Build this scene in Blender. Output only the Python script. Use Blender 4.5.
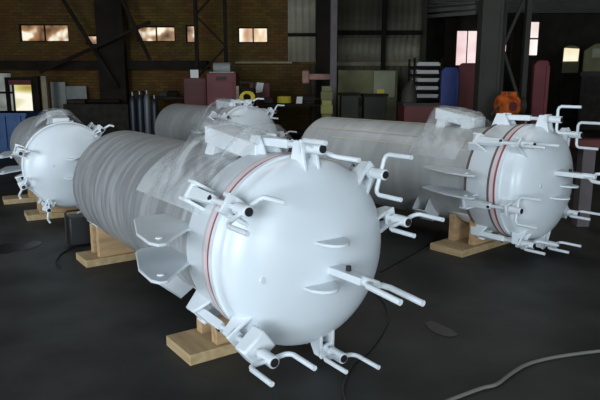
import bpy, bmesh, math, random
from mathutils import Vector, Matrix
PI = math.pi
S = bpy.context.scene
for o in list(bpy.data.objects):
    bpy.data.objects.remove(o)
random.seed(7)

# ------------------------------------------------------------ camera, world, light, exposure
FPX, HZ = 608.0, 120.0                       # focal length in pixels, horizon above the centre
PITCH = math.atan(HZ / FPX)
CAMH = 1.6
cam = bpy.data.objects.new('camera', bpy.data.cameras.new('camera'))
S.collection.objects.link(cam)
cam.location = (0, 0, CAMH)
cam.rotation_euler = (PI / 2 - PITCH, 0, 0)
cam.data.sensor_width = 36
cam.data.lens = 36 * FPX / 600
cam.data.clip_end = 200
S.camera = cam

w = bpy.data.worlds.new('world'); S.world = w
w.use_nodes = True
w.node_tree.nodes['Background'].inputs[0].default_value = (.86, .93, 1, 1)
w.node_tree.nodes['Background'].inputs[1].default_value = 1.6

def area(name, loc, target, sx, sy, power, col):
    l = bpy.data.lights.new(name, 'AREA'); l.shape = 'RECTANGLE'; l.size = sx; l.size_y = sy
    l.energy = power; l.color = col
    o = bpy.data.objects.new(name, l); S.collection.objects.link(o)
    o.location = loc
    o.rotation_euler = (Vector(target) - Vector(loc)).to_track_quat('-Z', 'Y').to_euler()
    return o
# daylight entering through the two open roller doors behind the photographer
area('daylight_door', (-4.2, -6.85, 2.35), (-4.2, 0, 1.4), 5.0, 4.2, 900, (.78, .91, 1))
area('daylight_door', (4.6, -6.85, 2.35), (4.6, 0, 1.4), 4.2, 4.2, 430, (.80, .92, 1))
area('daylight_door', (-10.85, 1.6, 2.1), (-4, 2.6, .9), 4.6, 3.9, 330, (.82, .92, 1))
# roof light panels over the bay
area('daylight_rooflight', (-1.0, 6.5, 4.15), (-1.0, 6.5, 0), 1.0, 6.0, 45, (.95, .98, 1))
area('daylight_rooflight', (2.6, 8.0, 4.15), (2.6, 8.0, 0), 1.0, 6.0, 28, (1, .95, .82))

S.view_settings.view_transform = 'Standard'
S.view_settings.look = 'None'
S.view_settings.gamma = 1
S.view_settings.use_curve_mapping = False
S.view_settings.exposure = 0.0
S.cycles.use_denoising = True
S.cycles.max_bounces = 6

# ------------------------------------------------------------ materials
def mat(name, col, rough=.6, metal=0, var=0, vscale=(4, 4, 4), detail=4, col2=None, lo=.35, hi=.65, bump=0, bscale=None,
        emit=None, estr=0, alpha=1, spec=.5, coat=0):
    m = bpy.data.materials.new(name); m.use_nodes = True
    nt = m.node_tree; b = nt.nodes['Principled BSDF']
    b.inputs['Base Color'].default_value = (*col, 1)
    b.inputs['Roughness'].default_value = rough
    b.inputs['Metallic'].default_value = metal
    b.inputs['Specular IOR Level'].default_value = spec
    b.inputs['Coat Weight'].default_value = coat
    b.inputs['Alpha'].default_value = alpha
    if emit:
        b.inputs['Emission Color'].default_value = (*emit, 1); b.inputs['Emission Strength'].default_value = estr
    if var or col2 or bump:
        tc = nt.nodes.new('ShaderNodeTexCoord'); mp = nt.nodes.new('ShaderNodeMapping')
        mp.inputs['Scale'].default_value = vscale
        nt.links.new(tc.outputs['Object'], mp.inputs['Vector'])
        nz = nt.nodes.new('ShaderNodeTexNoise'); nz.inputs['Scale'].default_value = 1; nz.inputs['Detail'].default_value = detail
        nt.links.new(mp.outputs[0], nz.inputs['Vector'])
        if var or col2:
            r = nt.nodes.new('ShaderNodeValToRGB')
            c2 = col2 or tuple(min(1, c * (1 + var)) for c in col)
            c1 = col if col2 else tuple(c * (1 - var) for c in col)
            r.color_ramp.elements[0].color = (*c1, 1); r.color_ramp.elements[1].color = (*c2, 1)
            r.color_ramp.elements[0].position = lo; r.color_ramp.elements[1].position = hi
            nt.links.new(nz.outputs['Fac'], r.inputs[0]); nt.links.new(r.outputs[0], b.inputs['Base Color'])
        if bump:
            bp = nt.nodes.new('ShaderNodeBump'); bp.inputs['Strength'].default_value = bump; bp.inputs['Distance'].default_value = .02
            nt.links.new(nz.outputs['Fac'], bp.inputs['Height']); nt.links.new(bp.outputs[0], b.inputs['Normal'])
    return m

def brick_mat(name, c1, c2, mortar, scale=1.0):
    m = bpy.data.materials.new(name); m.use_nodes = True
    nt = m.node_tree; b = nt.nodes['Principled BSDF']; b.inputs['Roughness'].default_value = .9; b.inputs['Specular IOR Level'].default_value = .1
    tc = nt.nodes.new('ShaderNodeTexCoord'); mp = nt.nodes.new('ShaderNodeMapping')
    mp.inputs['Rotation'].default_value = (PI / 2, 0, 0)
    nt.links.new(tc.outputs['Object'], mp.inputs['Vector'])
    br = nt.nodes.new('ShaderNodeTexBrick')
    br.inputs['Color1'].default_value = (*c1, 1); br.inputs['Color2'].default_value = (*c2, 1); br.inputs['Mortar'].default_value = (*mortar, 1)
    br.inputs['Scale'].default_value = 1; br.inputs['Brick Width'].default_value = .24; br.inputs['Row Height'].default_value = .085
    br.inputs['Mortar Size'].default_value = .008
    nt.links.new(mp.outputs[0], br.inputs['Vector'])
    nz = nt.nodes.new('ShaderNodeTexNoise'); nz.inputs['Scale'].default_value = .8; nz.inputs['Detail'].default_value = 5
    nt.links.new(tc.outputs['Object'], nz.inputs['Vector'])
    mx = nt.nodes.new('ShaderNodeMix'); mx.data_type = 'RGBA'; mx.blend_type = 'MULTIPLY'; mx.inputs[0].default_value = .55
    nt.links.new(br.outputs['Color'], mx.inputs[6]); nt.links.new(nz.outputs['Color'], mx.inputs[7])
    nt.links.new(mx.outputs[2], b.inputs['Base Color'])
    return m

def corr_mat(name, c, pitch=.2):
    return mat(name, c, .55, 0, .25, (.6, .6, 2.0), 3)

def film_mat(name, col, a):
    m = bpy.data.materials.new(name); m.use_nodes = True
    nt = m.node_tree; nt.nodes.remove(nt.nodes['Principled BSDF'])
    out = nt.nodes['Material Output']
    pr = nt.nodes.new('ShaderNodeBsdfPrincipled'); pr.inputs['Base Color'].default_value = (*col, 1); pr.inputs['Roughness'].default_value = .25
    tr = nt.nodes.new('ShaderNodeBsdfTransparent'); mx = nt.nodes.new('ShaderNodeMixShader')
    nz = nt.nodes.new('ShaderNodeTexNoise'); nz.inputs['Scale'].default_value = 4; nz.inputs['Detail'].default_value = 3; nz.inputs['Distortion'].default_value = .8
    tc = nt.nodes.new('ShaderNodeTexCoord'); nt.links.new(tc.outputs['Object'], nz.inputs['Vector'])
    mr = nt.nodes.new('ShaderNodeMapRange'); mr.inputs[1].default_value = .35; mr.inputs[2].default_value = .65
    mr.inputs[3].default_value = a - .22; mr.inputs[4].default_value = a + .22
    nt.links.new(nz.outputs['Fac'], mr.inputs[0]); nt.links.new(mr.outputs[0], mx.inputs[0])
    bp = nt.nodes.new('ShaderNodeBump'); bp.inputs['Strength'].default_value = .5; bp.inputs['Distance'].default_value = .02
    nt.links.new(nz.outputs['Fac'], bp.inputs['Height']); nt.links.new(bp.outputs[0], pr.inputs['Normal'])
    nt.links.new(tr.outputs[0], mx.inputs[1]); nt.links.new(pr.outputs[0], mx.inputs[2]); nt.links.new(mx.outputs[0], out.inputs['Surface'])
    return m

def pane_mat(name, stops, scale, strength):
    """dirty daylit glass: a lit window"""
    m = bpy.data.materials.new(name); m.use_nodes = True
    nt = m.node_tree; b = nt.nodes['Principled BSDF']; b.inputs['Base Color'].default_value = (.02, .02, .02, 1); b.inputs['Roughness'].default_value = .3
    tc = nt.nodes.new('ShaderNodeTexCoord'); mp = nt.nodes.new('ShaderNodeMapping'); mp.inputs['Scale'].default_value = scale
    nz = nt.nodes.new('ShaderNodeTexNoise'); nz.inputs['Scale'].default_value = 1; nz.inputs['Detail'].default_value = 2
    r = nt.nodes.new('ShaderNodeValToRGB')
    els = r.color_ramp.elements
    while len(els) < len(stops): els.new(.5)
    for e, (p, c) in zip(els, stops): e.position = p; e.color = (*c, 1)
    nt.links.new(tc.outputs['Object'], mp.inputs[0]); nt.links.new(mp.outputs[0], nz.inputs['Vector'])
    nt.links.new(nz.outputs['Fac'], r.inputs[0]); nt.links.new(r.outputs[0], b.inputs['Emission Color'])
    b.inputs['Emission Strength'].default_value = strength
    return m

M = {}
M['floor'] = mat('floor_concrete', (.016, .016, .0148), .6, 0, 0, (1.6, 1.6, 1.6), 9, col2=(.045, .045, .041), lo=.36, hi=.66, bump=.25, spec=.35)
M['white'] = mat('white_paint', (.75, .79, .82), .33, coat=.0)
M['dome'] = mat('dome_white_paint', (.74, .79, .83), .3, 0, .02, (3, 3, 3), 3)
M['film_shell'] = mat('shell_stretch_film', (.245, .25, .252), .34, .0, 0, (16, 1.8, 1.8), 7, col2=(.52, .52, .52), lo=.42, hi=.82, bump=.22)
M['film_shell_plain'] = mat('shell_film_smooth', (.36, .365, .36), .36, .0, 0, (9, 1.6, 1.6), 5, col2=(.52, .525, .515), lo=.3, hi=.75, bump=.18)
M['galv'] = mat('grey_paint_plate', (.64, .68, .71), .4, 0, .06)
M['red'] = mat('red_gasket', (.36, .055, .07), .5)
M['pink'] = mat('pink_primer_band', (.68, .58, .59), .5)
M['groove'] = mat('brown_groove', (.14, .09, .08), .6)
M['groove_pale'] = mat('pale_groove', (.50, .44, .44), .6)
M['dark'] = mat('dark_hole', (.01, .01, .012), .6)
M['film'] = film_mat('clear_film', (.80, .82, .84), .29)
M['pale_yellow'] = mat('pale_yellow_finish', (.62, .58, .42), .4)
M['pale_yellow2'] = mat('pinkish_brown', (.50, .42, .37), .4)
M['timber'] = mat('pine_timber', (.37, .25, .12), .75, 0, 0, (3, 22, 22), 4, col2=(.50, .37, .21), lo=.3, hi=.7)
M['timber_warm'] = mat('pine_timber_warm', (.45, .29, .15), .75, 0, .2, (20, 3, 20), 4)
M['padding'] = mat('white_padding', (.8, .8, .8), .7)
M['brick'] = brick_mat('brown_brick', (.21, .12, .034), (.14, .078, .026), (.09, .06, .03))
M['corr'] = corr_mat('grey_sheeting', (.13, .115, .085))
M['corr_light'] = corr_mat('pale_sheeting', (.30, .275, .20))
M['roof'] = mat('roof_sheet', (.05, .05, .05), .8)
M['plaster'] = mat('dirty_wall', (.05, .043, .036), .9, 0, .3, (1, 1, 1), spec=.1)
M['steel'] = mat('dark_grey_steel', (.034, .033, .028), .6, 0, .2, (1.5, 1.5, 1.5), spec=.25)
M['purlin'] = mat('purlin_steel', (.22, .21, .19), .6, 0, .1)
M['steel_dark'] = mat('dark_steel', (.018, .014, .010), .8, 0, .3, (2, 2, 2), spec=.15)
M['steel_red'] = mat('red_oxide_steel', (.15, .028, .032), .6, 0, .25, (2, 2, 2))
M['steel_maroon'] = mat('maroon_steel', (.10, .016, .016), .6, 0, .3, (2, 2, 2))
M['steel_purple'] = mat('primer_grey_steel', (.11, .09, .095), .6, 0, .15)
M['orange'] = mat('orange_paint', (.42, .085, .015), .45, 0, .5, (9, 9, 9))
M['blue'] = mat('blue_paint', (.02, .04, .18), .5, 0, .2)
M['blue_bin'] = mat('blue_bin_paint', (.03, .09, .24), .5, 0, .2)
M['yellow'] = mat('yellow_hose', (.75, .6, .06), .5)
M['yellow_green'] = mat('faded_yellow_paint', (.15, .14, .05), .6, 0, .2, (2, 2, 2))
M['dull_pink'] = mat('dull_pink_paint', (.34, .17, .13), .6, 0, .2)
M['tray'] = mat('yellow_tray', (.30, .28, .07), .6)
M['cream'] = mat('cream_paint', (.30, .30, .19), .6, 0, .1)
M['pale'] = mat('pale_sheet', (.30, .30, .28), .6, 0, .1)
M['paper'] = mat('white_paper', (.8, .8, .78), .7)
M['black'] = mat('black_rubber', (.012, .012, .013), .5)
M['hose_grey'] = mat('grey_hose', (.17, .165, .15), .5)
M['stain'] = mat('oil_stain', (.008, .008, .008), .35)
M['gas'] = mat('gas_bottle_grey', (.13, .14, .16), .35)
M['gas_dark'] = mat('gas_bottle_dark', (.02, .028, .04), .4)
M['wood_dark'] = mat('bench_board', (.34, .28, .18), .7, 0, .2)
M['scrap'] = mat('dark_scrap_metal', (.03, .025, .02), .7, 0, .35, (5, 5, 5), spec=.2)
M['pane_warm'] = pane_mat('dirty_lit_pane', [(.36, (.05, .022, .008)), (.52, (.38, .20, .08)), (.62, (1, .92, .75))], (1.9, 1, 1.9), 1.0)
M['pane_white'] = pane_mat('bright_lit_pane', [(.34, (.80, .66, .62)), (.55, (1, .95, .93))], (.8, 1, .6), 1.15)
M['pane_amber'] = pane_mat('amber_lit_pane', [(.36, (.45, .22, .08)), (.50, (.85, .60, .35)), (.60, (1, .95, .85))], (2.2, 1, 1.2), 1.0)
M['pane_pink'] = pane_mat('pinkish_lit_pane', [(.30, (.80, .50, .50)), (.60, (1, .82, .82))], (.6, 1, .9), 1.0)
M['pane_cab'] = pane_mat('yellowish_lit_pane', [(.30, (.8, .6, .3)), (.60, (1, .92, .7))], (1, 1, 1), 1.0)
M['pane_grey'] = pane_mat('grey_lit_pane', [(.30, (.05, .055, .05)), (.62, (.26, .28, .26))], (1.2, 1, 1.6), 1.0)
M['pane_yard'] = pane_mat('yard_seen_through_door', [(.30, (.25, .10, .02)), (.45, (.55, .50, .12)), (.60, (1, .95, .80))], (.7, 1, 2.0), 1.0)

# ------------------------------------------------------------ mesh helpers
class MB:
    def __init__(s): s.b = bmesh.new()
    def poly_prism(s, pts, vec):
        vec = Vector(vec); a = [s.b.verts.new(p) for p in pts]; c = [s.b.verts.new(Vector(p) + vec) for p in pts]
        n = len(pts)
        s.b.faces.new(a[::-1]); s.b.faces.new(c)
        for i in range(n): s.b.faces.new((a[i], a[(i + 1) % n], c[(i + 1) % n], c[i]))
        return s
    def box(s, x0, x1, y0, y1, z0, z1):
        return s.poly_prism([(x0, y0, z0), (x1, y0, z0), (x1, y1, z0), (x0, y1, z0)], (0, 0, z1 - z0))
    def obox(s, c, ax, ay, az, sx, sy, sz):
        """box centred at c along unit axes"""
        c = Vector(c); ax, ay, az = Vector(ax) * sx / 2, Vector(ay) * sy / 2, Vector(az) * sz / 2
        return s.poly_prism([c - ax - ay - az, c + ax - ay - az, c + ax + ay - az, c - ax + ay - az], az * 2)
    def bar(s, p, q, wd, ht, up=(0, 0, 1)):
        p, q = Vector(p), Vector(q); d = (q - p); L = d.length; d.normalize(); up = Vector(up)
        if abs(d.dot(up)) > .95: up = Vector((0, 1, 0))
        y = up.cross(d).normalized(); z = d.cross(y)
        return s.obox((p + q) / 2, d, y, z, L, wd, ht)
    def cyl(s, p, q, r0, r1=None, n=16):
        return s.tube([p, q], [r0, r0 if r1 is None else r1], n)
    def tube(s, pts, r, n=10):
        pts = [Vector(p) for p in pts]; k = len(pts)
        rr = r if isinstance(r, (list, tuple)) else [r] * k
        rings = []; side = None
        for i, p in enumerate(pts):
            d = (pts[min(i + 1, k - 1)] - pts[max(i - 1, 0)]).normalized()
            if side is None:
                u = Vector((0, 0, 1)) if abs(d.z) < .9 else Vector((1, 0, 0)); side = u.cross(d).normalized()
            else: side = (side - d * side.dot(d)).normalized()
            v = d.cross(side)
            rings.append([s.b.verts.new(p + (side * math.cos(2 * PI * j / n) + v * math.sin(2 * PI * j / n)) * rr[i]) for j in range(n)])
        for a, c in zip(rings, rings[1:]):
            for j in range(n): s.b.faces.new((a[j], a[(j + 1) % n], c[(j + 1) % n], c[j]))
        s.b.faces.new(rings[0][::-1]); s.b.faces.new(rings[-1])
        return s
    def lathe(s, prof, z0=0, n=72, closed=False, wob=None):
        """profile [(x, r)] turned about the x axis at height z0"""
        rings = []
        for i, (x, r) in enumerate(prof):
            if r < 1e-5: rings.append([s.b.verts.new((x, 0, z0))])
            else: rings.append([s.b.verts.new((x, (r + (wob(x, 2 * PI * j / n) if wob else 0)) * math.cos(2 * PI * j / n), z0 + (r + (wob(x, 2 * PI * j / n) if wob else 0)) * math.sin(2 * PI * j / n))) for j in range(n)])
        prs = list(zip(rings, rings[1:])) + ([(rings[-1], rings[0])] if closed else [])
        for a, c in prs:
            for j in range(n):
                q = (j + 1) % n
                if len(a) == 1: s.b.faces.new((a[0], c[q], c[j]))
                elif len(c) == 1: s.b.faces.new((a[j], a[q], c[0]))
                else: s.b.faces.new((a[j], a[q], c[q], c[j]))
        return s
    def grid(s, rows):
        v = [[s.b.verts.new(p) for p in r] for r in rows]
        for a, c in zip(v, v[1:]):
            for j in range(len(a) - 1): s.b.faces.new((a[j], a[j + 1], c[j + 1], c[j]))
        return s
    def ball(s, c, rx, ry=None, rz=None, u=14, v=8):
        m = Matrix.Translation(c) @ Matrix.Diagonal((rx, ry or rx, rz or rx, 1))
        bmesh.ops.create_uvsphere(s.b, u_segments=u, v_segments=v, radius=1, matrix=m); return s
    def obj(s, name, m, parent=None, bevel=0, sharp=40, thick=0):
        bmesh.ops.recalc_face_normals(s.b, faces=s.b.faces)
        me = bpy.data.meshes.new(name); s.b.to_mesh(me); s.b.free()
        for p in me.polygons: p.use_smooth = True
        me.set_sharp_from_angle(angle=math.radians(sharp))
        me.materials.append(m)
        o = bpy.data.objects.new(name, me); S.collection.objects.link(o)
        if parent: o.parent = parent
        if thick:
            so = o.modifiers.new('solid', 'SOLIDIFY'); so.thickness = thick
        if bevel:
            bv = o.modifiers.new('bevel', 'BEVEL'); bv.width = bevel; bv.segments = 2; bv.limit_method = 'ANGLE'
        return o

def tag(o, label, cat, group=None):
    o['label'] = label; o['category'] = cat
    if group: o['group'] = group
    return o
def thing(name, label, cat, loc=(0, 0, 0), rz=0, group=None):
    o = bpy.data.objects.new(name, None); S.collection.objects.link(o)
    o.location = loc; o.rotation_euler = (0, 0, rz); o.empty_display_size = .1
    return tag(o, label, cat, group)
def struct(o):
    o['kind'] = 'structure'; return o
def at(px, py, Y):
    """world point seen at a photo position, at distance Y"""
    a = (px - 300) / FPX; b = (200 - py) / FPX
    d = Vector((a, math.cos(PITCH) + b * math.sin(PITCH), -math.sin(PITCH) + b * math.cos(PITCH)))
    return Vector((0, 0, CAMH)) + d * (Y / d.y)
def gr(px, py, z=0):
    a = (px - 300) / FPX; b = (200 - py) / FPX
    d = Vector((a, math.cos(PITCH) + b * math.sin(PITCH), -math.sin(PITCH) + b * math.cos(PITCH)))
    return Vector((0, 0, CAMH)) + d * ((z - CAMH) / d.z)

# ------------------------------------------------------------ the hall
YB, YC, YF = 18.0, 20.0, 26.0                # brick wall, sheeted bay, far wall
XL, XR, YN = -11.0, 14.0, -7.0
CEIL = 4.9
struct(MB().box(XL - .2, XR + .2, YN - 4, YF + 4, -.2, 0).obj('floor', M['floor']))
ceil = struct(MB().box(XL - .2, XR + .2, YN - .2, YF + .2, CEIL, CEIL + .1).obj('ceiling', M['roof']))

def wall_with_holes(name, m, x0, x1, z0, z1, y0, y1, holes):
    """wall in the xz plane with rectangular openings; holes: (x0, x1, z0, z1)"""
    xs = sorted({x0, x1, *[h[0] for h in holes], *[h[1] for h in holes]}); zs = sorted({z0, z1, *[h[2] for h in holes], *[h[3] for h in holes]})
    mb = MB()
    for a, b in zip(xs, xs[1:]):
        run = None
        for c, d in zip(zs, zs[1:]):
            solid = not any(h[0] - 1e-6 <= a and b <= h[1] + 1e-6 and h[2] - 1e-6 <= c and d <= h[3] + 1e-6 for h in holes)
            if solid: run = (run[0], d) if run else (c, d)
            elif run: mb.box(a, b, y0, y1, *run); run = None
        if run: mb.box(a, b, y0, y1, *run)
    return struct(mb.obj(name, m))

def rect(px0, py0, px1, py1, Y):
    a, b = at(px0, py1, Y), at(px1, py0, Y); return (a.x, b.x, max(a.z, 0.0), b.z)
wins = [((20, 24, 68, 42), 'pane_warm'), ((86, 35, 98, 45), 'pane_warm'), ((137, 26, 175, 42), 'pane_warm'), ((186, 25, 198, 43), 'pane_warm'), ((238, 27, 268, 43), 'pane_amber')]
holes = [rect(*r, YB) for r, _ in wins]
door_hole = rect(14, 80, 31, 150, YB); glass_hole = rect(-22, 72, 11, 113, YB)
XBR = at(333, 50, YB).x
wall_with_holes('wall_back', M['brick'], XL, XBR, 0, CEIL, YB, YB + .25, holes + [(door_hole[0], door_hole[1], 0, door_hole[3]), glass_hole])
wn = [0]
def window(h, Y, pm, bars=1, fm='steel_dark', trans=0):
    wn[0] += 1
    o = struct(MB().box(h[0], h[1], Y + .10, Y + .12, h[2], h[3]).obj('window_%d' % wn[0], M[pm]))
    f = MB(); t = .035
    f.box(h[0], h[1], Y + .04, Y + .10, h[2], h[2] + t).box(h[0], h[1], Y + .04, Y + .10, h[3] - t, h[3])
    f.box(h[0], h[0] + t, Y + .04, Y + .10, h[2] + t, h[3] - t).box(h[1] - t, h[1], Y + .04, Y + .10, h[2] + t, h[3] - t)
    for k in range(1, bars + 1):
        x = h[0] + (h[1] - h[0]) * k / (bars + 1); f.box(x - .018, x + .018, Y + .05, Y + .09, h[2] + t, h[3] - t)
    for k in range(1, trans + 1):
        z = h[2] + (h[3] - h[2]) * k / (trans + 1); f.box(h[0] + t, h[1] - t, Y + .045, Y + .095, z - .03, z + .03)
    f.obj('window_frame', M[fm], o)
    return o
for (r, pm), h, nb in zip(wins, holes, (1, 0, 1, 0, 1)): window(h, YB, pm, nb)
window(glass_hole, YB, 'pane_grey', 1, 'steel_dark', 1)
# the side door, open on the sunlit yard
d1 = struct(MB().box(door_hole[0] - .08, door_hole[0], YB - .03, YB + .2, 0, door_hole[3] + .08).box(door_hole[1], door_hole[1] + .08, YB - .03, YB + .2, 0, door_hole[3] + .08)
            .box(door_hole[0], door_hole[1], YB - .03, YB + .2, door_hole[3], door_hole[3] + .08).obj('door_1', M['steel_dark']))
MB().box(door_hole[0], door_hole[1], YB + .14, YB + .16, 0, door_hole[3] - .12).obj('lit_opening', M['pane_yard'], d1)
MB().box(door_hole[0], door_hole[1], YB + .02, YB + .12, door_hole[3] - .14, door_hole[3]).obj('red_head_panel', M['steel_red'], d1)

# sheeted bay right of the brick wall
def corrugated(name, m, x0, x1, y, z0, z1, pitch=.19, amp=.02, parent=None):
    n = max(2, int((x1 - x0) / (pitch / 4))); mb = MB(); rows = []
    xs = [x0 + (x1 - x0) * i / n for i in range(n + 1)]
    prof = [(x, y + amp * (1 if (i % 4) in (1, 2) else -1)) for i, x in enumerate(xs)]
    mb.grid([[(x, yy, z0) for x, yy in prof], [(x, yy, z1) for x, yy in prof]])
    return mb.obj(name, m, parent, thick=.006)
XC1 = at(421, 50, YC).x
struct(corrugated('wall_back_sheeted', M['corr'], XBR - .05, XC1, YC, 0, CEIL))
struct(MB().box(XBR - .2, XBR - .02, YB + .25, YC + .1, 0, CEIL).obj('wall_jog', M['brick']))
struct(MB().box(XC1, XC1 + .15, YC - .05, YF, 0, CEIL).obj('wall_bay_side', M['plaster']))
zz = at(340, 62, YC - .1).z; zt = at(340, 38, YC - .1).z; zr = at(340, 33, YC - .1).z
t1 = struct(corrugated('wall_back_pale_sheets', M['corr_light'], at(338, 50, YC).x, XC1 - .05, YC - .06, zz, zt))
struct(MB().box(XBR, XC1, YC - .14, YC - .03, zr - .06, zr + .08).obj('trim_1', M['steel_dark']))
struct(MB().box(XBR, XC1, YC - .25, YC - .03, zz - .12, zz).obj('trim_2', M['wood_dark']))
# two sheeted panels set in the end of the brick wall
p = rect(288, -30, 316, 62, YB - .05)
struct(corrugated('wall_back_panel', M['corr_light'], p[0], p[1], YB - .05, p[2], CEIL))
struct(MB().box(p[0], p[1], YB - .1, YB - .06, at(300, 35, YB).z - .05, at(300, 35, YB).z + .05).obj('trim_3', M['steel_dark']))

# far wall with bright openings
fh = [rect(453, 30, 482, 66, YF), rect(497, 40, 508, 61, YF), rect(524, 21, 541, 56, YF)]
wall_with_holes('wall_far', M['plaster'], XC1, XR, 0, CEIL, YF, YF + .25, fh)
window(fh[0], YF, 'pane_pink', 1); window(fh[1], YF, 'pane_pink', 0); window(fh[2], YF, 'pane_white', 0, trans=1)
struct(MB().box(XL - .2, XL, YN, -.9, 0, CEIL).box(XL - .2, XL, 4.1, YB + .25, 0, CEIL).box(XL - .2, XL, -.9, 4.1, 4.2, CEIL).obj('wall_left', M['plaster']))
struct(MB().box(XR, XR + .2, YN, YF + .25, 0, CEIL).obj('wall_right', M['plaster']))
wall_with_holes('wall_front', M['plaster'], XL - .2, XR + .2, 0, CEIL, YN - .2, YN, [(-6.8, -1.6, .02, 4.5), (2.4, 6.8, .02, 4.5)])
# roof steel
for k in range(9):
    y = YC - .6 + k * .76
    MB().box(XL + .1, XR - .1, y - .04, y + .04, CEIL - .64, CEIL - .5).obj('roof_purlin', M['purlin'], ceil)
for x in (-8.5, -3.0, 4.2, 9.3):
    MB().box(x - .1, x + .1, YB - 9, YF - .1 if x > 4 else YB - .02, CEIL - .5, CEIL - .001).obj('rafter', M['steel_dark'], ceil)

for k in range(4):
    MB().bar(at(368, 5 + 5.5 * k, 25.3), at(476, -4 + 5.5 * k, 22.0), .10, .12).obj('roof_brace', M['purlin'], ceil)

# ------------------------------------------------------------ pressure vessels
RG, RC, LV, ZC = .53, .478, 2.72, .675
def cs(k, r, x=0, z0=ZC):
    k = math.radians(k); return Vector((x, r * math.cos(k), z0 + r * math.sin(k)))

def swing_bolt(root, ang, roll, ext=0.0, block=False):
    k = math.radians(ang); er = Vector((0, math.cos(k), math.sin(k))); et = Vector((0, -math.sin(k), math.cos(k))); ex = Vector((1, 0, 0))
    c0 = Vector((0, 0, ZC)); P = lambda s, r, t=0: c0 + ex * s + er * r + et * t
    rb = RG + .055
    # swinging arm and threaded rod: the part itself
    mb = MB()
    mb.poly_prism([P(-.27, rb - .026, -.036), P(-.27, rb - .026, .036), P(.0, rb - .022, .024), P(.0, rb - .022, -.024)], er * .048)
    mb.tube([P(-.02, rb), P(.24 + ext, rb)], .016, 12)
    mb.tube([P(-.27, rb, -.046), P(-.27, rb, .046)], .03, 14)
    b = mb.obj('swing_bolt', M['white'], root, bevel=.004)
    # hinge lug on the body flange: two ears
    h = MB()
    for t in (-.062, .044):
        h.poly_prism([P(-.36, RG - .03, t), P(-.16, RG - .03, t), P(-.23, rb + .035, t), P(-.31, rb + .035, t)], et * .018)
    h.obj('hinge_lug', M['white'], b, bevel=.003)
    MB().tube([P(-.012, rb + .022), P(-.012, rb + .03)], .014, 12).obj('pin_hole', M['dark'], b)
    # slotted clamp lug on the dome: two cheeks and a bearing plate
    l = MB()
    for t in (-.052, .032):
        l.poly_prism([P(.06, RG - .06, t), P(.215, RG - .10, t), P(.165, rb + .035, t), P(.105, rb + .035, t)], et * .02)
    l.poly_prism([P(.155, rb - .03, -.052), P(.155, rb - .03, .052), P(.155, rb + .042, .052), P(.155, rb + .042, -.052)], ex * .02)
    l.obj('clamp_lug', M['white'], b, bevel=.004)
    if block:                                                  # loose bolt: the bearing block rides out on the rod
        MB().obox(P(.10 + ext, rb - .015), ex, er, et, .10, .15, .12).obj('bearing_block', M['white'], b, bevel=.012)
    n = MB().tube([P(.18 + ext, rb), P(.29 + ext, rb)], .031, 14).obj('nut', M['white'], b, bevel=.005)
    MB().tube([P(.289 + ext, rb), P(.294 + ext, rb)], .022, 14).obj('nut_hole', M['dark'], b)
    # two-pronged wing handle
    q = math.radians(roll); dr = Vector((0, math.cos(q), math.sin(q)))
    cpt = P(.25 + ext, rb); hw = .115; L = .20
    pts = [cpt - dr * hw + ex * L, cpt - dr * hw + ex * .03, cpt - dr * (hw - .01) + ex * .01, cpt - dr * (hw - .03),
           cpt + dr * (hw - .03), cpt + dr * (hw - .01) + ex * .01, cpt + dr * hw + ex * .03, cpt + dr * hw + ex * L]
    MB().tube(pts, .0128, 10).obj('wing_handle', M['white'], b)
    return b

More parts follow.
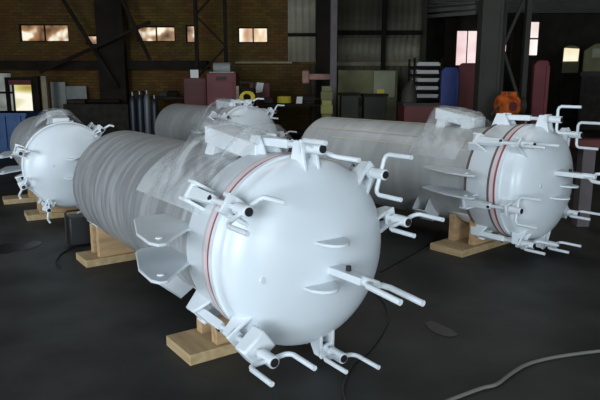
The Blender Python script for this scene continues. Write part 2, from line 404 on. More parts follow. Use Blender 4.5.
def vessel(label, loc, yaw, bolts, fins, fork, plug, film_m, scale=1, strips=(), cover=(-.85, .16, -.22), z=0, wrinkle=.0009, dark_edge=False, tail=.36):
    v = thing('pressure_vessel', label, 'pressure vessel', (loc[0], loc[1], z), yaw, 'white pressure vessels on timber cradles')
    v.scale = (scale,) * 3
    # film-wrapped shell with a dished back head
    rnd = random.Random(int(label.__len__()))
    ph = [rnd.uniform(0, 6.28) for _ in range(6)]
    wob = lambda x, a: wrinkle * (math.sin(23 * x + 1.4 * math.sin(a + ph[0]) + ph[1]) * .6 + math.sin(51 * x + 2.3 * math.sin(2 * a + ph[2]) + ph[3]) * .4)
    prof = [(-LV - .17, 0), (-LV - .16, .16), (-LV - .12, .30), (-LV - .07, .40), (-LV - .02, .455)]
    xs = 90
    prof += [(-LV + .02 + (LV - .02 - .27) * i / xs, RC) for i in range(xs + 1)]
    MB().lathe(prof, ZC, 96, wob=lambda x, a: wob(x, a) if -LV < x < -.33 else 0).obj('shell', film_m, v)
    # body flange: long white cylinder with a rear weld edge
    MB().lathe([(-.30, RC - .01), (-.30, RG - .02), (-.285, RG - .01), (-.07, RG - .008), (-.05, RG), (-.012, RG), (-.012, RC - .05), (-.29, RC - .05)], ZC, 96, closed=True).obj('body_flange', M['white'], v)
    MB().lathe([(-.075, RG - .03), (-.075, RG + .001), (-.062, RG + .004), (-.055, RG + .001), (-.055, RG - .03)], ZC, 96).obj('flange_groove', M['groove' if dark_edge else 'groove_pale'], v)
    MB().lathe([(-.012, RG - .05), (-.012, RG + .003), (.008, RG + .003), (.008, RG - .05)], ZC, 96).obj('gasket', M['red'], v)
    MB().lathe([(-.052, RG - .02), (-.052, RG + .002), (-.014, RG + .002), (-.014, RG - .02)], ZC, 96).obj('primer_band', M['pink'], v)
    if dark_edge: MB().lathe([(-.318, RC - .01), (-.318, RG - .008), (-.302, RG - .008), (-.302, RC - .01)], ZC, 96).obj('weld_ring', M['groove'], v)
    # dished end closure
    dp = [(.008, RG - .06), (.008, RG + .005), (.044, RG + .005), (.048, RG - .004), (.054, RG - .008)]
    RD, d0, dd = RG - .008, .115, .205
    for i in range(0, 25):
        f = PI / 2 * i / 24
        dp.append((d0 + dd * math.sin(f), RD * math.cos(f) if i < 24 else 0))
    MB().lathe(dp, ZC, 96).obj('dished_end', M['dome'], v, sharp=50)
    surf = lambda y, zc: d0 + dd * math.sqrt(max(0, 1 - (y * y + zc * zc) / RD ** 2))
    for y0, y1, zc in fins:                                   # horizontal plates standing on the dished end
        ym = (y0 + y1) / 2; b0 = min(surf(y0, zc), surf(y1, zc)) - .03; bt = surf(ym, zc) + .17
        hwf = (y1 - y0) / 2
        pts = [(b0, y1, ZC + zc)] + [(surf(ym, zc) + .125 * math.sin(PI * q / 12), ym + hwf * math.cos(PI * q / 12), ZC + zc) for q in range(1, 12)] + [(b0, y0, ZC + zc)]
        MB().poly_prism(pts, (0, 0, .016)).obj('lifting_fin', M['white'], v, bevel=.004)
    if fork:                                                  # forked handle standing out of the dished end
        fy, fz, roll = fork; b0 = surf(fy, fz)
        a = MB().poly_prism([(b0 - .03, fy - .045, ZC + fz - .02), (b0 - .03, fy + .045, ZC + fz - .02), (b0 + .24, fy + .035, ZC + fz - .02), (b0 + .24, fy - .035, ZC + fz - .02)], (0, 0, .04))
        a.tube([(b0 + .22, fy, ZC + fz), (b0 + .33, fy, ZC + fz)], .026, 12)
        a = a.obj('handle_arm', M['white'], v, bevel=.005)
        MB().tube([(b0 + .11, fy - .0, ZC + fz + .018), (b0 + .11, fy, ZC + fz + .045)], .014, 10).obj('pin_head', M['dark'], a)
        q = math.radians(roll); dr = Vector((0, math.cos(q), math.sin(q))); c = Vector((b0 + .31, fy, ZC + fz)); ex = Vector((1, 0, -.06)); hw = .075
        MB().tube([c - dr * hw + ex * .25, c - dr * hw + ex * .03, c - dr * (hw - .025), c + dr * (hw - .025), c + dr * hw + ex * .03, c + dr * hw + ex * .25], .0155, 10).obj('fork', M['white'], a)
    if plug:
        s0 = surf(*plug); MB().tube([(s0 - .02, plug[0], ZC + plug[1]), (s0 + .004, plug[0], ZC + plug[1])], [.024, .019], 14).obj('plug', M['white'], v)
    # hinge plates standing off the side of the shell
    for zc in (.79, .595):
        zc *= 1
        MB().poly_prism([(-.24, -.42, zc), (-.26, -.52, zc), (-.15, -.64, zc), (-.045, -.735, zc), (-.05, -.775, zc), (-.11, -.80, zc), (-.32, -.785, zc), (-.66, -.675, zc), (-.70, -.63, zc), (-.70, -.40, zc)],
                        (0, 0, .018)).obj('hinge_plate', M['galv'], v, bevel=.006)
        MB().tube([(-.15, -.73, zc + .016), (-.15, -.73, zc + .026)], .018, 12).obj('bolt_head', M['white'], v)
    # folded support bracket under the shell
    br = MB()
    for x in (-.92, -.772):
        br.poly_prism([cs(205, RC - .03, x), cs(238, RC - .03, x), cs(232, RC + .10, x), cs(214, RC + .12, x)], (.012, 0, 0))
    br.poly_prism([cs(214, RC + .12, -.92), cs(232, RC + .10, -.92), cs(232, RC + .088, -.92), cs(214, RC + .108, -.92)], (.16, 0, 0))
    br.obj('support_bracket', M['galv'], v, bevel=.003)
    # lifting bracket on top, draped in clear film
    x0, hh, x1 = cover
    zt = ZC + RC
    bt = MB()
    bt.poly_prism([(x0, -.11, zt + hh - .11), (x1, -.11, zt - .01), (x1, -.11, zt + .09), (x0, -.11, zt + hh)], (0, .20, 0))
    bt.poly_prism([(x0 + .02, -.14, zt - .06), (x0 + .14, -.14, zt - .06), (x0 + .11, -.09, zt + hh - .08), (x0 + .02, -.09, zt + hh - .07)], (0, .24, 0))
    bt.poly_prism([(x1 - .16, -.14, zt - .06), (x1 - .03, -.14, zt - .06), (x1 - .04, -.09, zt + .05), (x1 - .14, -.09, zt + .05)], (0, .24, 0))
    bt.obj('lifting_bracket', M['white'], v, bevel=.006)
    rows = []
    nx, nt = 26, 22
    fr = random.Random(3 + len(label))
    for i in range(nx + 1):
        u = i / nx; x = x0 - tail + (x1 + .05 - x0 + tail) * u
        if x < x0: ridge = (hh + .015) * max(0, (x - (x0 - tail)) / tail) ** 1.3
        else: ridge = hh + .015 - (hh - .115) * (x - x0) / (x1 - x0)
        if x > x1 - .02: ridge *= .55
        row = []
        for j in range(nt + 1):
            t = (j / nt - .5) * 2                              # -1 .. 1 across
            ang = 90 - t * 66 * (1 if t < 0 else .62)
            base = (RC if x < -.3 else RG) + .008
            tent = ridge * max(0, 1 - max(0, abs(t) - .2) / .6) ** 1.5
            tent = max(tent, ridge if abs(t) < .24 else 0)
            r = base + tent + .006 * (1 + math.sin(9 * t + 7 * u + ph[4])) * (1 - abs(2 * u - 1)) + .003 * fr.random()
            p = cs(ang, r, x + .02 * math.sin(5 * t + ph[5])); row.append(p)
        rows.append(row)
    MB().grid(rows).obj('plastic_cover', M['film'], v, sharp=180)
    for a0, a1, m, xa, xb in strips:
        MB().grid([[cs(a0 + (a1 - a0) * j / 3, RC + .007, xa + (xb - xa) * i / 12) for j in range(4)] for i in range(13)]).obj('shell_strip', M[m], v)
    for b in bolts: swing_bolt(v, *b)
    return v

R = math.radians
V1 = dict(loc=(-.036, 3.299), yaw=R(-54.8)); V2 = dict(loc=(2.092, 5.552), yaw=R(-49.56)); V3 = dict(loc=(-2.622, 6.814), yaw=R(-61.1)); V4 = dict(loc=(-.875, 9.73), yaw=R(-55.9))
vessel('large white domed vessel in the foreground, its grey shell wrapped in wrinkled film', **V1,
       bolts=[(92, 155), (45, 73), (13, 15, .03), (281, -10, .03), (218, 2, .22, True), (146, 29, .05)], fins=[(-.08, .10, .10), (-.15, .04, -.13)], fork=(.045, -.05, -14), plug=(-.36, -.05), film_m=M['film_shell'],
       strips=[(60, 62, 'pale_yellow', -2.6, -1.3)])
vessel('white domed vessel at right, its smooth grey shell reaching back behind the front vessel', **V2,
       bolts=[(90, 90), (47, 90), (138, 0), (195, 80), (238, 8), (282, 4), (326, 3)], fins=[(.02, .18, -.01), (-.13, .04, -.10)], fork=(-.04, .125, 20), plug=(-.27, .03), film_m=M['film_shell_plain'], dark_edge=True, tail=.05,
       strips=[(97, 99, 'pale_yellow', -2.65, -1.1), (128, 130.5, 'pale_yellow2', -2.65, -.4), (143, 144, 'pale_yellow', -2.2, -.4)], cover=(-.98, .17, -.52), wrinkle=.001)
vessel('white domed vessel at far left, partly cut off behind the front vessel', **V3, scale=.897, z=.664 - .897 * ZC,
       bolts=[(48, 30), (160, 10), (200, 60), (240, 80), (285, 5), (340, 10)], fins=[(-.06, .08, .1), (-.10, .04, -.13)], fork=None, plug=(-.2, .03), film_m=M['film_shell_plain'])
vessel('smallest-looking white domed vessel at the back, behind the plastic-draped top of the front one', **V4,
       bolts=[(92, 30), (48, 60), (5, 30), (140, 10), (320, 10)], fins=[(-.06, .08, .1)], fork=None, plug=None, film_m=M['film_shell_plain'], cover=(-.78, .12, -.28))

# ------------------------------------------------------------ timber cradles under the vessels
def cradle(label, V, s0, s1, n0=-.58, n1=.58, scale=1, z0=0, cz=ZC, rc=RC):
    c = thing('timber_cradle', label, 'timber cradle', (V['loc'][0], V['loc'][1], 0), V['yaw'], 'timber cradles under the vessels')
    th = .065
    MB().box(s0, s1, n0, n1, 0, th).obj('plank', M['timber'], c, bevel=.004)
    f = lambda y: cz - math.sqrt(rc * rc - y * y) - .008
    hb = .34 * rc / RC
    arc = [(hb * (1 - j / 8), f(hb * (1 - j / 8))) for j in range(17)]
    for x in (s0 + .035, s1 - .105):
        MB().poly_prism([(x, -hb, th), (x, hb, th)] + [(x, y, z) for y, z in arc], (.07, 0, 0)).obj('saddle_board', M['timber_warm'], c, bevel=.003)
    qm = math.asin(hb / rc) + R(3)
    rows = [[(x, (rc + .002) * math.sin(q), cz - (rc + .002) * math.cos(q)) for q in [qm * (j / 12 - 1) for j in range(25)]] for x in (s0 + .02, s1 - .02)]
    MB().grid(rows).obj('padding', M['padding'], c, thick=.004)
    return c
cradle('timber cradle under the domed front end of the foreground vessel', V1, -.61, -.27, n0=-.53)
cradle('timber cradle under the rear end of the foreground vessel', V1, -2.80, -2.48, n0=-.47)
cradle('timber cradle under the domed end of the right-hand vessel', V2, -.62, -.25)
cradle('timber cradle under the rear end of the right-hand vessel', V2, -2.6, -2.28, -.45, .45)
k3 = .897
cradle('timber cradle under the vessel at far left', V3, -.62, -.28, cz=.664, rc=RC * k3, n0=-.45, n1=.7)
cradle('timber cradle under the hidden end of the far left vessel', V3, -1.75, -1.45, cz=.664, rc=RC * k3, n0=-.62, n1=.4)
cradle('timber cradle under the domed end of the vessel at the back', V4, -.62, -.28)
cradle('timber cradle under the rear end of the vessel at the back', V4, -2.6, -2.28)

# ------------------------------------------------------------ things on the floor
def catmull(pts, n=8):
    P = [Vector(p) for p in pts]; P = [P[0]] + P + [P[-1]]; out = []
    for i in range(1, len(P) - 2):
        for k in range(n):
            t = k / n; a, b, c, d = P[i - 1:i + 3]
            out.append(.5 * ((2 * b) + (c - a) * t + (2 * a - 5 * b + 4 * c - d) * t * t + (3 * b - a - 3 * c + d) * t ** 3))
    return out + [P[-2]]
def floor_cable(name, label, pix, r, m, cat='cable'):
    pts = [gr(x, y, r) for x, y in pix]
    return tag(MB().tube(catmull(pts), r, 8).obj(name, M[m]), label, cat)
floor_cable('cable', 'thin black cable looping on the floor beneath the front dome', [(345, 399), (343, 388), (352, 366), (370, 350), (383, 332), (388, 318), (385, 304), (374, 292), (360, 283)], .007, 'black')
floor_cable('cable', 'thin black cable running across the floor between the two big vessels', [(380, 272), (398, 262), (416, 252), (434, 240), (441, 230)], .007, 'black')
floor_cable('hose', 'grey hose curving over the floor in the bottom right corner', [(440, 404), (460, 396), (482, 388), (497, 384), (512, 373), (528, 364), (550, 358), (575, 354), (600, 351), (640, 348)], .010, 'hose_grey', 'hose')
pts = [gr(x, y, .002) for x, y in [(425, 323), (432, 321), (441, 325), (452, 330), (457, 335), (450, 337), (440, 335), (430, 330)]]
tag(MB().poly_prism(catmull(pts + [pts[0]], 4)[:-1], (0, 0, .002)).obj('oil_stain', M['stain']), 'dark oil stain on the bare floor right of the front vessel', 'stain')
pts = [gr(x, y, .002) for x, y in [(-4, 247), (8, 243), (20, 246), (34, 241), (42, 243), (30, 249), (14, 251), (4, 254), (-6, 252)]]
tag(MB().poly_prism(catmull(pts + [pts[0]], 4)[:-1], (0, 0, .002)).obj('oil_stain', M['stain']), 'ragged dark stain on the floor at the left edge of the photo', 'stain')
# black welder box near the rear cradle
wl = gr(80, 247); 
wb = thing('equipment_case', 'black equipment case with a carry frame beside the rear cradle', 'case', (wl.x, wl.y + .1, 0), R(30))
MB().box(-.13, .13, -.10, .10, .02, .30).obj('body', M['black'], wb, bevel=.012)
MB().tube([(-.15, 0, .02), (-.15, 0, .33), (-.13, 0, .35), (.13, 0, .35), (.15, 0, .33), (.15, 0, .02)], .011, 8).obj('carry_frame', M['scrap'], wb)
MB().box(.08, .12, -.106, -.10, .05, .14).obj('tag', M['paper'], wb)
floor_cable('cable', 'black cable curled beside the equipment case', [(60, 268), (56, 262), (60, 255), (66, 251), (71, 248)], .008, 'black')
tb = gr(394, 222); o = MB().box(-.10, .10, -.05, .05, 0, .06).obj('timber_offcut', M['yellow_green'], bevel=.004); o.location = tb; o.rotation_euler.z = .2
o.data.materials[0] = M['pale_yellow']
tag(o, 'pale yellow offcut lying on the floor beside the right edge of the front dome', 'offcut')

# ------------------------------------------------------------ background: steel columns and machinery
def pole(px, Y, wd, dp, z1, m, name, label, cat, top=None):
    p = at(px, 100, Y)
    o = MB().box(-wd / 2, wd / 2, -dp / 2, dp / 2, 0, z1).obj(name, M[m], bevel=.008); o.location = (p.x, Y, 0)
    return tag(o, label, cat)
def hcolumn(px, Y, wd, dp, z1, m, label):
    p = at(px, 60, Y)
    c = thing('steel_column', label, 'column', (p.x, Y, 0))
    t = .05
    MB().box(-wd / 2, -wd / 2 + t, -dp / 2, dp / 2, 0, z1).obj('flange', M[m], c); MB().box(wd / 2 - t, wd / 2, -dp / 2, dp / 2, 0, z1).obj('flange', M[m], c)
    MB().box(-wd / 2 + t, wd / 2 - t, -dp / 2 + .02, -dp / 2 + .06, 0, z1).obj('web', M[m], c)
    MB().box(-wd / 2 - .1, wd / 2 + .1, -dp / 2 - .1, dp / 2 + .1, 0, .03).obj('base_plate', M[m], c)
    return c
def lattice(px0, px1, Y, z1, m, label, dp=.12, step=1.0, name='lattice_column'):
    a, b = at(px0, 60, Y), at(px1, 60, Y); wd = b.x - a.x; c = thing(name, label, 'column', ((a.x + b.x) / 2, Y, 0))
    for s in (-1, 1): MB().box(s * wd / 2 - .045, s * wd / 2 + .045, -dp / 2, dp / 2, 0, z1).obj('chord', M[m], c)
    n = int(z1 / step)
    for k in range(n):
        s = 1 if k % 2 else -1
        MB().bar((s * (wd / 2 - .03), 0, k * step + .1), (-s * (wd / 2 - .03), 0, (k + 1) * step + .02), .05, .05, (0, 1, 0)).obj('lacing', M[m], c)
    return c
hcolumn(488, 11.0, .36, .3, CEIL - .02, 'steel', 'thick dark grey steel column behind the right vessel, left of the orange machine')
lattice(501, 525, 11.3, CEIL - .02, 'steel', 'laced steel column with diagonals just above the orange machine', step=1.05)
lattice(197, 226, 16.5, CEIL - .02, 'steel_dark', 'dark laced column rising behind the red cabinet', step=.8)
pole(115, 17.4, .75, .3, CEIL - .02, 'steel_dark', 'steel_column', 'broad dark block added for a dark zone against the brick wall between the left windows', 'column')  # block added to fill a dark zone; no solid column stands here
pole(325, 17.2, .5, .3, CEIL - .02, 'steel_dark', 'steel_column', 'dark column at the right end of the brick wall', 'column')
pole(333, 15.0, .16, .16, CEIL - .02, 'steel_purple', 'steel_post', 'slim brownish post in front of the pale sheeting', 'post')
pole(382, 19.4, .13, .13, CEIL - .02, 'steel_dark', 'steel_post', 'thin dark post crossing the pale sheeted wall', 'post')
pole(447, 24.0, .5, .2, 4.1, 'steel_dark', 'steel_post', 'dark post left of the pinkish bright window', 'post')
pole(515, 24.0, .55, .2, 4.1, 'steel_dark', 'steel_post', 'dark post between the bright far windows', 'post')
# crane rail beam and bracing on the brick wall
za = at(0, 65, 17.6).z
tag(MB().box(XL + .02, at(208, 65, 17.6).x, 17.45, 17.75, za - .12, za + .12).obj('crane_rail', M['steel_dark']), 'long dark rail beam across the brick wall below its windows', 'beam')
for i, (a, b, lab) in enumerate([((60, -5), (118, 88), 'dark diagonal brace sloping down right over the left windows'), ((150, 22), (40, 72), 'dark diagonal brace sloping down left toward the side door'), ((120, -5), (150, 60), 'short dark brace beside the broad dark block')]):
    Y = 17.0 - .1 * i
    tag(MB().bar(at(*a, Y), at(*b, Y), .09, .07, (0, 1, 0)).obj('brace', M['steel_dark']), lab, 'brace')
tag(MB().tube([at(235, 62.5, 17.8), at(292, 62.5, 17.8)], .035, 8).obj('wall_pipe', M['wood_dark']), 'thin pale pipe along the brick wall under the small right window', 'pipe')

def fbox(px0, py0, px1, py1, Y, d, m, name, label, cat, z0=0, bevel=.015, **kw):
    """floor-standing cabinet-like thing: front face at Y"""
    a, b = at(px0, py1, Y), at(px1, py0, Y)
    t = thing(name, label, cat, ((a.x + b.x) / 2, Y, 0))
    wd = b.x - a.x
    MB().box(-wd / 2, wd / 2, 0, d, z0, b.z).obj('body', M[m], t, bevel=bevel)
    return t, wd, b.z
t, wd, h = fbox(207, 73, 236, 100, 14.5, .8, 'steel_red', 'machine_cabinet', 'faded red machine cabinet behind the vessel at the back', 'cabinet')
MB().box(-wd / 2 + .06, wd / 2 - .06, -.012, 0, h * .55, h - .2).obj('door', M['steel_red'], t, bevel=.006)
MB().box(-.12, .12, -.02, -.012, h - .17, h - .08).obj('vent', M['dark'], t)
MB().box(wd / 2 + .0, wd / 2 + .06, -.02, .1, 0, h - .3).obj('side_post', M['wood_dark'], t)
p = at(222, 73, 14.8); o = thing('motor', 'pale grey motor sitting on top of the faded red cabinet', 'motor', (p.x, 14.85, h))
MB().tube([(-.2, 0, .13), (.2, 0, .13)], .12, 16).obj('body', M['pale'], o); MB().box(-.3, .3, -.1, .1, 0, .03).obj('base', M['pale'], o); MB().tube([(.2, 0, .13), (.3, 0, .13)], .04, 10).obj('shaft', M['steel'], o)
t, wd, h = fbox(184, 78, 206, 100, 15.2, .7, 'steel_maroon', 'machine_cabinet', 'dark maroon cabinet left of the faded red one', 'cabinet')
MB().box(-wd / 2 + .05, wd / 2 - .05, -.012, 0, .3, h - .15).obj('door', M['steel_maroon'], t, bevel=.006)
p = at(193, 72, 15.2); o = MB().box(-.10, .10, -.005, .005, 0, .2).obj('notice', M['paper']); o.location = (p.x, 15.4, h + .001); tag(o, 'small pale card standing on the dark maroon cabinet', 'card')
# gas bottles in front of the left brick wall
for i, (px, top, m, lab) in enumerate([(132, 90, 'gas_dark', 'dark gas bottle, leftmost of the row by the brick wall'), (139.3, 89, 'gas_dark', 'dark gas bottle between its neighbour and the pale one'), (146.4, 88, 'gas', 'pale grey gas bottle with a light streak by the brick wall'), (154, 93, 'gas_dark', 'short dark gas bottle at the right of the row')]):
    Y = 15.5; p = at(px, top, Y); h = p.z; c = thing('gas_bottle', lab, 'gas bottle', (p.x, Y, 0), 0, 'gas bottles by the brick wall')
    MB().tube([(0, 0, 0), (0, 0, h - .3), (0, 0, h - .2), (0, 0, h - .14)], [.085, .085, .065, .03], 16).obj('cylinder', M[m], c)
    MB().tube([(0, 0, h - .15), (0, 0, h - .05)], .018, 8).obj('valve', M['pale_yellow'], c); MB().tube([(-.04, 0, h - .04), (.04, 0, h - .04)], .022, 8).obj('cap', M['steel'], c)
# benches
def bench(px0, px1, py, Y, d, m, label, legs='steel_dark', th=.06):
    a, b = at(px0, py, Y), at(px1, py, Y); t = thing('workbench', label, 'workbench', ((a.x + b.x) / 2, Y, 0)); wd = b.x - a.x; h = a.z
    MB().box(-wd / 2, wd / 2, 0, d, h - th, h).obj('top', M[m], t, bevel=.006)
    for sx in (-1, 1):
        for y in (.05, d - .11): MB().box(sx * (wd / 2 - .08) - .03, sx * (wd / 2 - .08) + .03, y, y + .06, 0, h - th).obj('leg', M[legs], t)
    MB().box(-wd / 2 + .1, wd / 2 - .1, .1, d - .1, h * .35, h * .35 + .03).obj('shelf', M['scrap'], t)
    return t, h
t, hb = bench(262, 322, 104, 14.0, .9, 'steel_dark', 'dark steel workbench behind the vessels, under the brick wall')
t, hc = bench(132, 186, 97, 16.2, .8, 'scrap', 'low dark bench with clutter beside the gas bottles')
def clutter(px, Y, z, name, label, cat, m, kind, sz):
    p = at(px, 90, Y)
    if kind == 'box': o = MB().box(-sz, sz, -sz * .6, sz * .6, 0, sz * 1.1).obj(name, M[m], bevel=sz * .12)
    elif kind == 'coil':
        o = MB()
        for k in range(3): o.tube([(sz * math.cos(a / 10 * PI), sz * .8 * math.sin(a / 10 * PI), .03 + .05 * k) for a in range(21)], .03, 8)
        o = o.obj(name, M[m])
    elif kind == 'card': o = MB().poly_prism([(-sz, 0, 0), (sz, 0, 0), (sz * 1.2, .06, sz * 2.2), (-sz * .7, .06, sz * 2.2)], (0, .01, 0)).obj(name, M[m])
    else:
        o = MB().tube([(-sz, 0, sz * .5), (sz * .6, 0, sz * .5)], sz * .5, 14).tube([(sz * .6, 0, sz * .5), (sz, 0, sz * .5)], sz * .2, 10).box(-sz, sz * .5, -sz * .4, sz * .4, 0, .03).obj(name, M[m])
    o.location = (p.x, Y, z); return tag(o, label, cat)
clutter(284, 14.5, hb, 'hose_coil', 'bright yellow hose coil lying on the dark workbench', 'hose', 'yellow', 'coil', .14)
clutter(299, 14.3, hb, 'card', 'white card leaning at the right of the yellow hose coil', 'card', 'paper', 'card', .07)
clutter(310, 14.5, hb, 'vice', 'dark vice on the right end of the workbench', 'vice', 'scrap', 'motor', .2)
clutter(268, 14.5, hb, 'toolbox', 'dark toolbox on the left end of the workbench', 'toolbox', 'scrap', 'box', .12)
clutter(140, 16.5, hc, 'motor', 'dark motor lying on the low bench at left', 'motor', 'scrap', 'motor', .16)
clutter(163, 16.5, hc, 'toolbox', 'small pale toolbox on the low bench at left', 'toolbox', 'steel', 'box', .12)
clutter(174, 16.5, hc, 'motor', 'second dark motor on the low bench, nearer the maroon cabinet', 'motor', 'steel_dark', 'motor', .16)
# yellow hoses and machine left of bench
t, wd, h = fbox(241, 88, 254, 105, 13.6, .6, 'steel_dark', 'welding_set', 'dark welding set draped with a yellow hose', 'welding set', z0=.12)
for s in (-1, 1):
    MB().tube([(s * wd / 2, -.02, .12), (s * wd / 2 + s * .05, -.02, .12)], .12, 14).obj('wheel', M['black'], t)
MB().tube([(-wd / 2, .0, h), (-wd / 2, -.1, h + .12), (wd / 2, -.1, h + .12), (wd / 2, 0, h)], .018, 8).obj('handle', M['steel'], t)
o = MB()
p = at(246, 97, 13.52)
for k in range(4): o.tube([(.13 * math.cos(a / 9 * PI) + .02 * k, -.02 * k, .11 * math.sin(a / 9 * PI) + .02 * (k % 2)) for a in range(19)], .02, 8)
o = o.obj('hose_coil', M['yellow']); o.location = (p.x, 13.5, p.z - .02); tag(o, 'yellow hose coil hanging on the dark welding set', 'hose')
p = at(259, 94, 14.6); o = MB().poly_prism([(-.10, 0, 0), (.08, 0, .02), (.12, .05, .24), (-.05, .05, .26)], (0, .012, 0)).obj('card', M['paper'])
o.location = (at(259, 93, 15.25).x, 15.24, at(259, 93, 15.25).z)
tag(o, 'white card fixed to the dark frame right of the red cabinet', 'card')
pole(260, 15.4, .5, .18, at(260, 83, 15.4).z, 'steel_maroon', 'drilling_machine', 'dark maroon machine body with a white card in front, right of the red cabinet', 'machine')
p = at(318, 77, 15.6); rd = thing('radial_drill', 'drilling machine with a dull pink arm, behind the right end of the dark workbench', 'drilling machine', (p.x, 15.6, 0))
MB().tube([(-.12, 0, 0), (-.12, 0, p.z + .3)], .09, 14).obj('pillar', M['scrap'], rd)
MB().box(-.30, .38, -.10, .10, p.z - .07, p.z + .08).obj('arm', M['dull_pink'], rd, bevel=.02)
MB().box(-.40, -.22, -.14, .10, p.z - .16, p.z + .16).obj('drill_head', M['dull_pink'], rd, bevel=.03)
MB().tube([(-.31, -.03, p.z - .16), (-.31, -.03, p.z - .42)], [.045, .02], 10).obj('spindle', M['steel'], rd)
MB().box(-.45, .35, -.35, .3, 0, .12).obj('base', M['scrap'], rd, bevel=.02)
a, b = at(321, 105, 13.2), at(333, 86, 13.2)
for k in range(5):
    hh = b.z / 5
    o = MB().box(0, b.x - a.x, 0, .4, .0, hh * .62).box(.02, b.x - a.x - .02, .02, .38, hh * .62, hh - .004).obj('tray', M['tray' if k % 2 else 'yellow_green'], bevel=.006); o.location = (a.x, 13.2, k * hh)
    tag(o, 'faded yellow tray, %s of the small stack beside the slim brownish post' % ('lowest', 'second from the bottom', 'middle one', 'second from the top', 'topmost')[k], 'tray', 'yellow trays in a small stack')
# bay with the faded yellow machine
t, wd, h = fbox(338, 70, 398, 95, 17.0, 1.2, 'yellow_green', 'guillotine', 'faded yellow guillotine with a cream end cover in the sheeted bay', 'machine')
MB().box(wd * .30 - .35, wd * .30 + .25, -.12, 0, h - .75, h - .02).obj('cream_cover', M['cream'], t, bevel=.02)
MB().box(wd * .30 - .25, wd * .30 - .05, -.13, -.12, h - .75, h - .52).obj('yellow_label', M['yellow'], t)
MB().box(-wd / 2 + .05, wd / 2 - .8, -.14, 0, h - .95, h - .72).obj('bed', M['steel'], t, bevel=.01)
t2, wd, h2 = fbox(341, 93, 359, 110, 13.6, .5, 'steel', 'steel_crate', 'grey steel crate in front of the faded yellow machine, left one', 'crate')
MB().box(-wd / 2 - .03, wd / 2 + .03, -.03, .53, h2 - .06, h2).obj('rim', M['steel_dark'], t2)
t2, wd, h2 = fbox(364, 94, 387, 110, 13.6, .5, 'steel', 'steel_crate', 'wider grey steel crate in front of the cream cover', 'crate')
MB().box(-wd / 2 - .03, wd / 2 + .03, -.03, .53, h2 - .06, h2).obj('rim', M['steel_dark'], t2)
# pallet stack with white sheets
a, b = at(415, 58, 15.5), at(442, 58, 15.5)
rk = thing('storage_rack', 'steel rack left of the blue panel, holding white-edged stacked sheets', 'rack', ((a.x + b.x) / 2, 15.5, 0)); wd = b.x - a.x; H = a.z
for sx in (-1, 1):
    for y in (0, .75): MB().box(sx * wd / 2 - .025, sx * wd / 2 + .025, y, y + .05, 0, H).obj('upright', M['steel_dark'], rk)
lev = [at(425, y, 15.5).z for y in (97, 89, 81, 73, 65)]
for z in lev: MB().box(-wd / 2 + .02, wd / 2 - .02, 0, .8, z - .08, z - .02).obj('shelf', M['steel_dark'], rk)
for k, z in enumerate(lev):
    o = MB()
    rr = random.Random(k); z += 0
    for q in range(3): o.box(-wd / 2 + .04 + rr.random() * .05, wd / 2 - .04 - rr.random() * .05, -.03 - rr.random() * .03, .7, z - .018 + q * .03, z + .008 + q * .03)
    o = o.obj('sheet_stack', M['paper']); o.location = rk.location
    tag(o, ('white-edged sheet stack on the %s shelf of the rack' % ('lowest', 'second lowest', 'middle', 'second highest', 'top')[k]), 'sheet stack', 'sheet stacks in the rack')
# pale heap and scrap bins behind right vessel
o, wd, h = fbox(404, 103, 440, 120, 11.4, .8, 'steel_maroon', 'scrap_bin', 'dark maroon open bin behind the shell of the right vessel', 'bin')
MB().box(-wd / 2 - .03, wd / 2 + .03, -.03, .83, h - .05, h).obj('rim', M['steel'], o)
p = at(411, 84, 11.6); o = MB().tube([(0, 0, 0), (0, 0, .2), (.02, 0, .32), (.05, 0, .42)], [.16, .14, .08, .03], 12).obj('sack', M['steel']); o.location = (p.x, 11.75, h); tag(o, 'grey tied sack on the dark maroon bin', 'sack')
# blue and red panels
for (x0, y0, x1, Y, m, nm, lab) in [(442, 67, 459, 12.8, 'blue', 'upright_sheet', 'blue upright panel behind the right vessel, left of the red ones'), (459, 63, 479, 12.9, 'steel_maroon', 'upright_sheet', 'maroon upright panel beside the thick grey column'),
                                     (535, 60, 550, 11.6, 'steel_red', 'upright_sheet', 'faded red upright panel right of the orange machine')]:
    a, b = at(x0, y0, Y), at(x1, y0, Y); wd = b.x - a.x
    t = thing(nm, lab, 'panel', ((a.x + b.x) / 2, Y, 0))
    MB().poly_prism([(-wd / 2, 0, .03), (wd / 2, 0, .03), (wd / 2, 0, a.z - .03), (wd / 2 - .05, 0, a.z), (-wd / 2 + .08, 0, a.z), (-wd / 2, 0, a.z - .08)], (0, .12, 0)).obj('sheet', M[m], t, bevel=.02)
    MB().box(-wd / 2 + .02, wd / 2 - .02, -.12, .3, 0, .03).obj('foot', M['steel_dark'], t)
    MB().box(wd / 2 - .06, wd / 2, -.03, 0, .05, a.z - .1).obj('edge_rib', M[m], t)
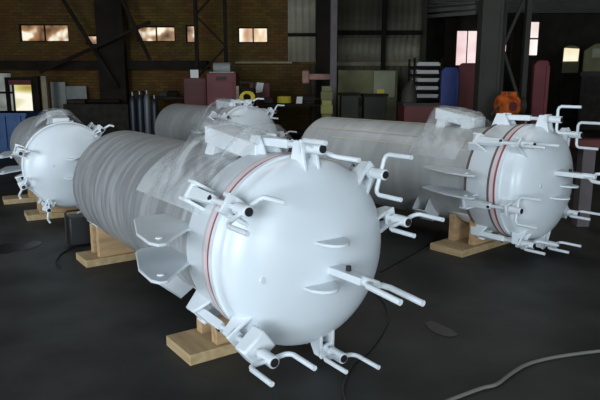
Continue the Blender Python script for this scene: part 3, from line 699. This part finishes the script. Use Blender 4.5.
# orange machine: electric motor with fan cowl on a stand
p = at(509, 106, 10.4); z = p.z
om = thing('orange_motor', 'orange round-bodied motor on a stand at the foot of the laced column', 'motor', (p.x, 10.4, 0), R(12))
MB().tube([(-.20, 0, z), (-.18, 0, z), (.10, 0, z), (.14, 0, z)], [.14, .185, .185, .15], 24).obj('housing', M['orange'], om)
MB().tube([(.14, 0, z), (.24, 0, z)], [.13, .15], 20).obj('cowl', M['scrap'], om)
MB().tube([(-.04, -.17, z), (-.04, -.2, z)], .075, 16).obj('inspection_cover', M['steel_maroon'], om)
MB().box(-.12, .08, -.1, .1, z + .16, z + .24).obj('terminal_box', M['orange'], om, bevel=.01)
MB().tube([(-.2, -.02, z), (-.34, -.04, z - .16)], .02, 8).obj('lever', M['steel'], om)
MB().box(-.18, .12, -.16, .16, z - .24, z - .16).obj('cradle', M['scrap'], om)
for x in (-.15, .09):
    for y in (-.13, .13): MB().box(x - .025, x + .025, y - .025, y + .025, 0, z - .24).obj('leg', M['steel_dark'], om)
p = at(529, 108, 10.6); a = at(531, 98, 10.6); o = MB().bar((0, 0, 0), (.05, 0, .95), .03, .03, (0, 1, 0)).obj('crowbar', M['pale']); o.location = (p.x - .03, 10.75, 0); tag(o, 'pale bar leaning upright between the orange motor and the red panel', 'bar')
# right edge: tank, cab, beam, post
p0, p1 = at(562, 73, 22.5), at(580, 45, 22.5); wd = p1.x - p0.x; hb = p1.z - p0.z
tk = thing('operator_cab', 'small round-topped cab with a brightly lit window, left of the cream crane cabin', 'cab', ((p0.x + p1.x) / 2, 22.5, 0), R(-24))
MB().poly_prism([(-wd / 2, 0, p0.z), (wd / 2, 0, p0.z)] + [(wd / 2 * math.cos(PI * q / 10), 0, p1.z - .18 + .18 * math.sin(PI * q / 10)) for q in range(11)], (0, .8, 0)).obj('body', M['yellow_green'], tk, bevel=.02)
MB().poly_prism([(-wd * .46, -.03, p0.z + hb * .42), (wd * .42, -.03, p0.z + hb * .42), (wd * .44, -.03, p0.z + hb * .86), (-wd * .44, -.03, p0.z + hb * .90)], (0, .028, 0)).obj('lit_glass', M['pane_cab'], tk, bevel=.01)
MB().box(-wd * .55, wd * .55, -.05, .85, p0.z - .06, p0.z).obj('floor_plate', M['steel_dark'], tk)
for sx in (-1, 1):
    for y in (.02, .70): MB().box(sx * wd * .4 - .05, sx * wd * .4 + .05, y, y + .1, 0, p0.z - .06).obj('leg', M['steel_dark'], tk)
p0, p1 = at(582, 72, 20), at(640, 44, 20)
cb = thing('crane_cabin', 'cream crane cabin cut by the right edge of the photo', 'cabin', (p0.x, 20, 0), R(-25)); wd = p1.x - p0.x
MB().poly_prism([(0, 0, p0.z), (wd, 0, p0.z), (wd, 0, p1.z + .2), (.3, 0, p1.z), (0, 0, p1.z - .2)], (0, 1.2, 0)).obj('body', M['yellow_green'], cb, bevel=.03)
MB().box(.25, wd * .6, -.015, 0, p0.z + .45, p1.z - .15).obj('side_panel', M['cream'], cb)
MB().box(-.05, wd, .1, 1.1, p0.z - .12, p0.z - .001).obj('sill_beam', M['steel'], cb)
MB().box(.0, wd, .1, 1.1, 0, p0.z - .12).obj('undercarriage', M['scrap'], cb)
# red rail and primed post in front of the right wall of the hall
pp = gr(583, 227)
tag(MB().box(pp.x - .07, pp.x + .07, pp.y, pp.y + .14, 0, at(588, 148, pp.y).z).obj('trestle_post', M['steel_purple'], bevel=.006), 'purplish grey post standing right of the right vessel dome', 'post')
a = at(572, 144, pp.y + .07)
tag(MB().box(a.x, a.x + 2.2, pp.y - .03, pp.y + .17, at(588, 148, pp.y).z, at(588, 148, pp.y).z + .09).obj('trestle_rail', M['steel_maroon'], bevel=.006), 'dark red rail resting on the purplish grey post', 'rail')
tag(MB().box(a.x + 1.6, a.x + 1.74, pp.y, pp.y + .14, 0, at(588, 148, pp.y).z).obj('trestle_post', M['steel_purple'], bevel=.006), 'second grey post under the dark red rail, beyond the photo edge', 'post')
# blue bin and pale panels at far left
t, wd, h = fbox(-30, 113, 25, 140, 13.5, 1.0, 'blue_bin', 'skip_bin', 'dark blue steel bin behind the far left vessel', 'bin')
MB().box(-wd / 2 - .04, wd / 2 + .04, -.04, 1.04, h - .07, h).obj('rim', M['blue_bin'], t)
for k in range(4): MB().box(-wd / 2 + .1 + k * (wd - .26) / 3, -wd / 2 + .16 + k * (wd - .26) / 3, -.04, 0, .1, h - .07).obj('rib', M['blue_bin'], t)
for (x0, y0, x1, y1, Y, lab) in [(52, 82, 65, 106, 17.7, 'tall pale board leaning by the brick wall, right of the side door'), (66.5, 86, 86, 97, 17.7, 'grey sheet propped right of the tall pale board')]:
    a, b = at(x0, y1, Y), at(x1, y0, Y)
    o = MB().box(a.x, b.x, Y, Y + .04, 0 if y1 > 100 else 0, b.z).obj('board', M['pale'], bevel=.005); tag(o, lab, 'board')
t, wd, h = fbox(64, 104, 128, 120, 16.6, .6, 'scrap', 'machine_bed', 'long dark machine bed in front of the propped grey sheet', 'machine')
MB().box(-wd / 2 + .1, -wd / 2 + .6, 0, .5, h, h + .12).obj('headstock', M['scrap'], t, bevel=.03)
MB().tube([(-wd / 2 + .6, .25, h + .07), (wd / 2 - .3, .25, h + .07)], .05, 10).obj('spindle', M['steel_dark'], t)
for (px, Y, m, lab) in [(38, 16.9, 'steel_dark', 'dark post right of the sunlit side door'), (46, 16.7, 'wood_dark', 'brown post beside the tall pale board')]:
    pole(px, Y, .14, .14, at(px, 76, Y).z, m, 'door_post', lab, 'post')
